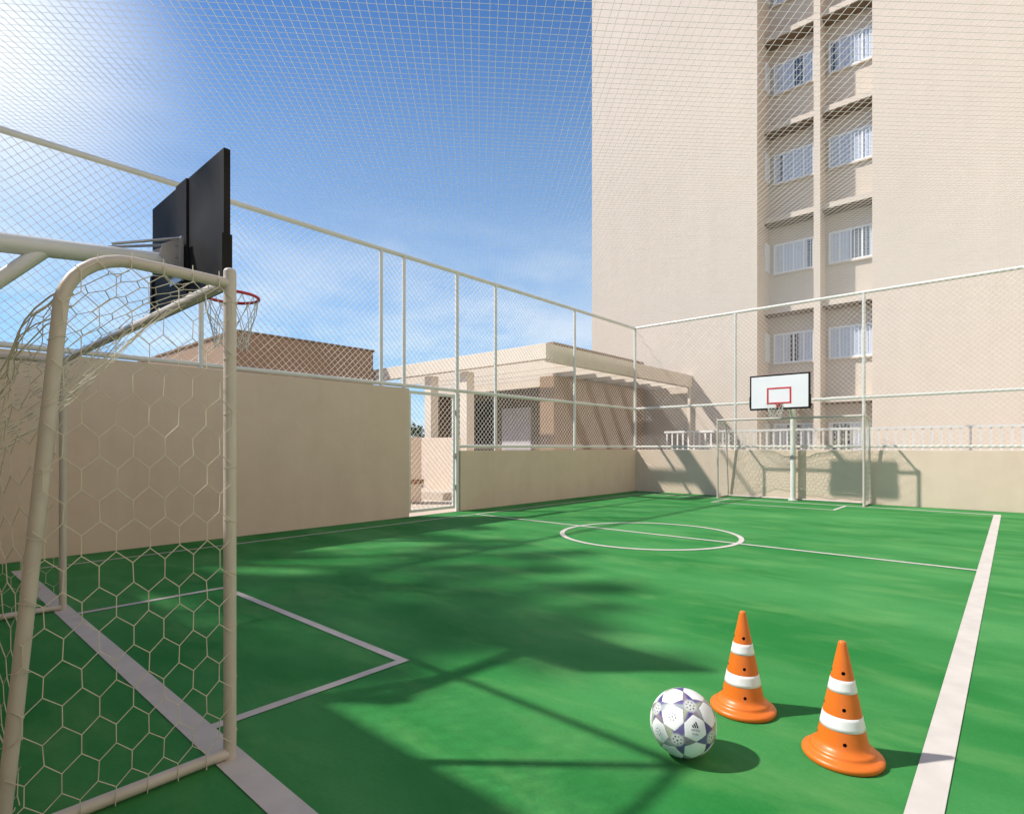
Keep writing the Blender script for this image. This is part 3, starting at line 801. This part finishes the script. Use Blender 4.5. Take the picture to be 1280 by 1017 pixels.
# ------------------------------------------------------------------ trees
def leaves(mb, c, r, n_, size):
    for _ in range(n_):
        d = V((random.gauss(0,1), random.gauss(0,1), random.gauss(0,1))).normalized()
        p_ = V(c)+V((d.x*r[0], d.y*r[1], d.z*r[2]))*random.uniform(0.15, 1)**0.5
        q = Quaternion(V((random.gauss(0,1), random.gauss(0,1), random.gauss(0,1))).normalized(), random.uniform(0, 6.28))
        s_ = size*random.uniform(0.6, 1.3)
        a = q @ V((s_,0,0)); b_ = q @ V((0,s_*0.45,0)); n3_ = q @ V((0,0,s_*0.12))
        mb.add([p_-a, p_-b_*0.9+n3_, p_+a, p_+b_*0.9+n3_], [(0,1,2,3)])
def tree(label, base, blobs, leafn, size, trunk_r, group=None):
    t = thing('tree', label, 'tree', base, group)
    cen = sum((V(b_[0]) for b_ in blobs), V())/len(blobs)
    fork = V(base).lerp(V((cen.x, cen.y, 0)), 0.35); fork.z = cen.z*0.55
    tr_ = MB()
    segs = [V(base), V(base).lerp(fork, 0.5)+V((0.1,0.05,0)), fork]
    for i in range(2):
        tr_.tube([segs[i], segs[i+1]], trunk_r*(1-0.25*i), 10)
    for (c, r_) in blobs:
        mid = fork.lerp(V(c), 0.55)+V((random.uniform(-.2,.2), random.uniform(-.2,.2), 0.3))
        tr_.tube([fork, mid, V(c)], trunk_r*0.16, 6)
    tr_.build('trunk', M['bark'], t)
    cr = MB()
    for (c, r_) in blobs: leaves(cr, c, (r_, r_, r_*0.8), int(leafn*r_**1.5), size)
    cr.build('crown', M['leaf'], t)
    return t
# bushy tree seen through the gate
bl = []
for i in range(14):
    bl.append(((-20.5+random.uniform(-2.6, 2.6), 18.3+random.uniform(-1.5, 1.5), 1.7+random.uniform(-1.0, 0.7)), random.uniform(0.6, 0.95)))
tree('dense dark green bush beyond the terrace, seen through the wire gate', (-20.5, 18.3, 0), bl, 420, 0.13, 0.12)

# tall trees on the sunny side whose crowns dapple the court
f_px = 704.5
def ground_at(u, v):
    w = f_px*EYE/(v-559.0); lat = (u-640)/f_px*w
    return V((lat*math.cos(YAW)-w*math.sin(YAW), lat*math.sin(YAW)+w*math.cos(YAW), 0))
SH = [(250,700,.5),(180,725,.55),(120,745,.5),(330,695,.35),(390,693,.3),(300,728,.35),(345,752,.30),(430,722,.36),(480,735,.34),(520,705,.40),
      (560,690,.42),(610,680,.40),(660,695,.35),(690,710,.25),(420,765,.30),(470,782,.30),(530,765,.34),(590,748,.34),(640,742,.30),(700,738,.28),
      (765,733,.22),(570,722,.36),(620,712,.3),(500,812,.26),(560,806,.26),(610,795,.28),(660,785,.26),(430,850,.3),(350,800,.28),(480,845,.22),
      (250,770,.5),(160,800,.6),(220,830,.5),(60,780,.6),(100,860,.6),(300,850,.4),(540,672,.35),(480,668,.35),(590,660,.25),(720,690,.2),(720,775,.22),(400,815,.2),
      (640,765,.20),(750,785,.16),(840,822,.12),(560,782,.24),(690,830,.12),(760,760,.16)]
near_b, far_b = [], []
for (u, v, r_) in SH:
    P_ = ground_at(u, v); s_ = random.uniform(8.5, 11.0)/math.cos(S_SUN_EL)
    c = P_ - LIGHT*s_
    (near_b if u < 460 else far_b).append((tuple(c), r_*1.15))
tree('tall leafy tree left of the court, dappling the near goal area', (-13.0, -6.5, 0), near_b, 330, 0.12, 0.26, 'shade trees beyond the left wall')
tree('tall leafy tree left of the court, dappling the centre of the pitch', (-12.5, -2.2, 0), far_b, 330, 0.12, 0.26, 'shade trees beyond the left wall')

# ------------------------------------------------------------------ light and sky
w = bpy.data.worlds.new('World'); S.world = w; w.use_nodes = True
n = w.node_tree.nodes; l = w.node_tree.links
bg = n['Background']
sky = n.new('ShaderNodeTexSky'); sky.sky_type = 'NISHITA'; sky.sun_disc = False
sky.sun_elevation = S_SUN_EL
sd = -LIGHT
sky.sun_rotation = math.atan2(sd.x, sd.y)
sky.altitude = 300; sky.air_density = 1.0; sky.dust_density = 0.6; sky.ozone_density = 2.5
geo = n.new('ShaderNodeTexCoord')
# thin clouds low over the horizon
mp = n.new('ShaderNodeMapping'); mp.inputs['Scale'].default_value = (1.6, 1.6, 5.0)
l.new(geo.outputs['Generated'], mp.inputs['Vector'])
no = n.new('ShaderNodeTexNoise'); no.inputs['Scale'].default_value = 2.2; no.inputs['Detail'].default_value = 8; no.inputs['Roughness'].default_value = 0.6
l.new(mp.outputs['Vector'], no.inputs['Vector'])
cr = n.new('ShaderNodeValToRGB'); cr.color_ramp.elements[0].position = 0.42; cr.color_ramp.elements[1].position = 0.64
l.new(no.outputs['Fac'], cr.inputs['Fac'])
sx = n.new('ShaderNodeSeparateXYZ'); l.new(geo.outputs['Generated'], sx.inputs['Vector'])
mr = n.new('ShaderNodeMapRange'); mr.inputs['From Min'].default_value = 0.02; mr.inputs['From Max'].default_value = 0.40; mr.inputs['To Min'].default_value = 1; mr.inputs['To Max'].default_value = 0
l.new(sx.outputs['Z'], mr.inputs['Value'])
mm = n.new('ShaderNodeMath'); mm.operation = 'MULTIPLY'; l.new(cr.outputs['Color'], mm.inputs[0]); l.new(mr.outputs['Result'], mm.inputs[1])
mm2 = n.new('ShaderNodeMath'); mm2.operation = 'MULTIPLY'; mm2.inputs[1].default_value = 0.9; l.new(mm.outputs[0], mm2.inputs[0])
# low haze: pale towards the horizon
hz = n.new('ShaderNodeMapRange'); hz.interpolation_type = 'LINEAR'
hz.inputs['From Min'].default_value = 0.0; hz.inputs['From Max'].default_value = 0.70; hz.inputs['To Min'].default_value = 0.72; hz.inputs['To Max'].default_value = 0
l.new(sx.outputs['Z'], hz.inputs['Value'])
mxh = n.new('ShaderNodeMixRGB'); mxh.inputs['Color2'].default_value = (8.0, 12.2, 16.5, 1)
tint = n.new('ShaderNodeMixRGB'); tint.blend_type = 'MULTIPLY'; tint.inputs['Fac'].default_value = 1; tint.inputs['Color2'].default_value = (0.42, 1.10, 1.85, 1)
l.new(sky.outputs['Color'], tint.inputs['Color1'])
l.new(hz.outputs['Result'], mxh.inputs['Fac']); l.new(tint.outputs['Color'], mxh.inputs['Color1'])
mxc = n.new('ShaderNodeMixRGB'); mxc.inputs['Color2'].default_value = (13.5, 14.4, 15.2, 1)
l.new(mm2.outputs[0], mxc.inputs['Fac']); l.new(mxh.outputs['Color'], mxc.inputs['Color1'])
# bright hazy veil of the sky towards the sun side
gd = V((-math.sin(YAW), math.cos(YAW), 0)) + V((math.cos(YAW), math.sin(YAW), 0))*(-1.02) + V((0,0,0.76))
gd.normalize()
dp = n.new('ShaderNodeVectorMath'); dp.operation = 'DOT_PRODUCT'; dp.inputs[1].default_value = gd
nz = n.new('ShaderNodeVectorMath'); nz.operation = 'NORMALIZE'; l.new(geo.outputs['Generated'], nz.inputs[0]); l.new(nz.outputs['Vector'], dp.inputs[0])
gr = n.new('ShaderNodeMapRange'); gr.inputs['From Min'].default_value = 0.95; gr.inputs['From Max'].default_value = 1.0
l.new(dp.outputs['Value'], gr.inputs['Value'])
pw = n.new('ShaderNodeMath'); pw.operation = 'POWER'; pw.inputs[1].default_value = 3.0; l.new(gr.outputs['Result'], pw.inputs[0])
mxg = n.new('ShaderNodeMixRGB'); mxg.inputs['Color2'].default_value = (14.5, 15.2, 16, 1)
l.new(pw.outputs[0], mxg.inputs['Fac']); l.new(mxc.outputs['Color'], mxg.inputs['Color1'])
l.new(mxg.outputs['Color'], bg.inputs['Color'])
bg.inputs['Strength'].default_value = 0.054

sun = bpy.data.lights.new('sun', 'SUN'); sun.energy = 4.4; sun.angle = rad(1.4); sun.color = (1.0, 0.945, 0.865)
so = bpy.data.objects.new('sun', sun); C.objects.link(so)
so.rotation_euler = LIGHT.to_track_quat('-Z', 'Y').to_euler(); so.location = (-20, -16, 25)

cam = bpy.data.cameras.new('camera'); co = bpy.data.objects.new('camera', cam); C.objects.link(co)
cam.sensor_width = 36; cam.lens = 704.5/1280*36; cam.shift_y = (559.0-508.5)/1280
cam.clip_start = 0.02; cam.clip_end = 2000
co.location = (0, 0, EYE); co.rotation_euler = (math.pi/2, 0, YAW)
S.camera = co
S.view_settings.view_transform = 'Standard'; S.view_settings.look = 'None'; S.view_settings.gamma = 1
S.view_settings.use_curve_mapping = False
S.view_settings.exposure = 0.52
S.cycles.max_bounces = 8; S.cycles.transparent_max_bounces = 16
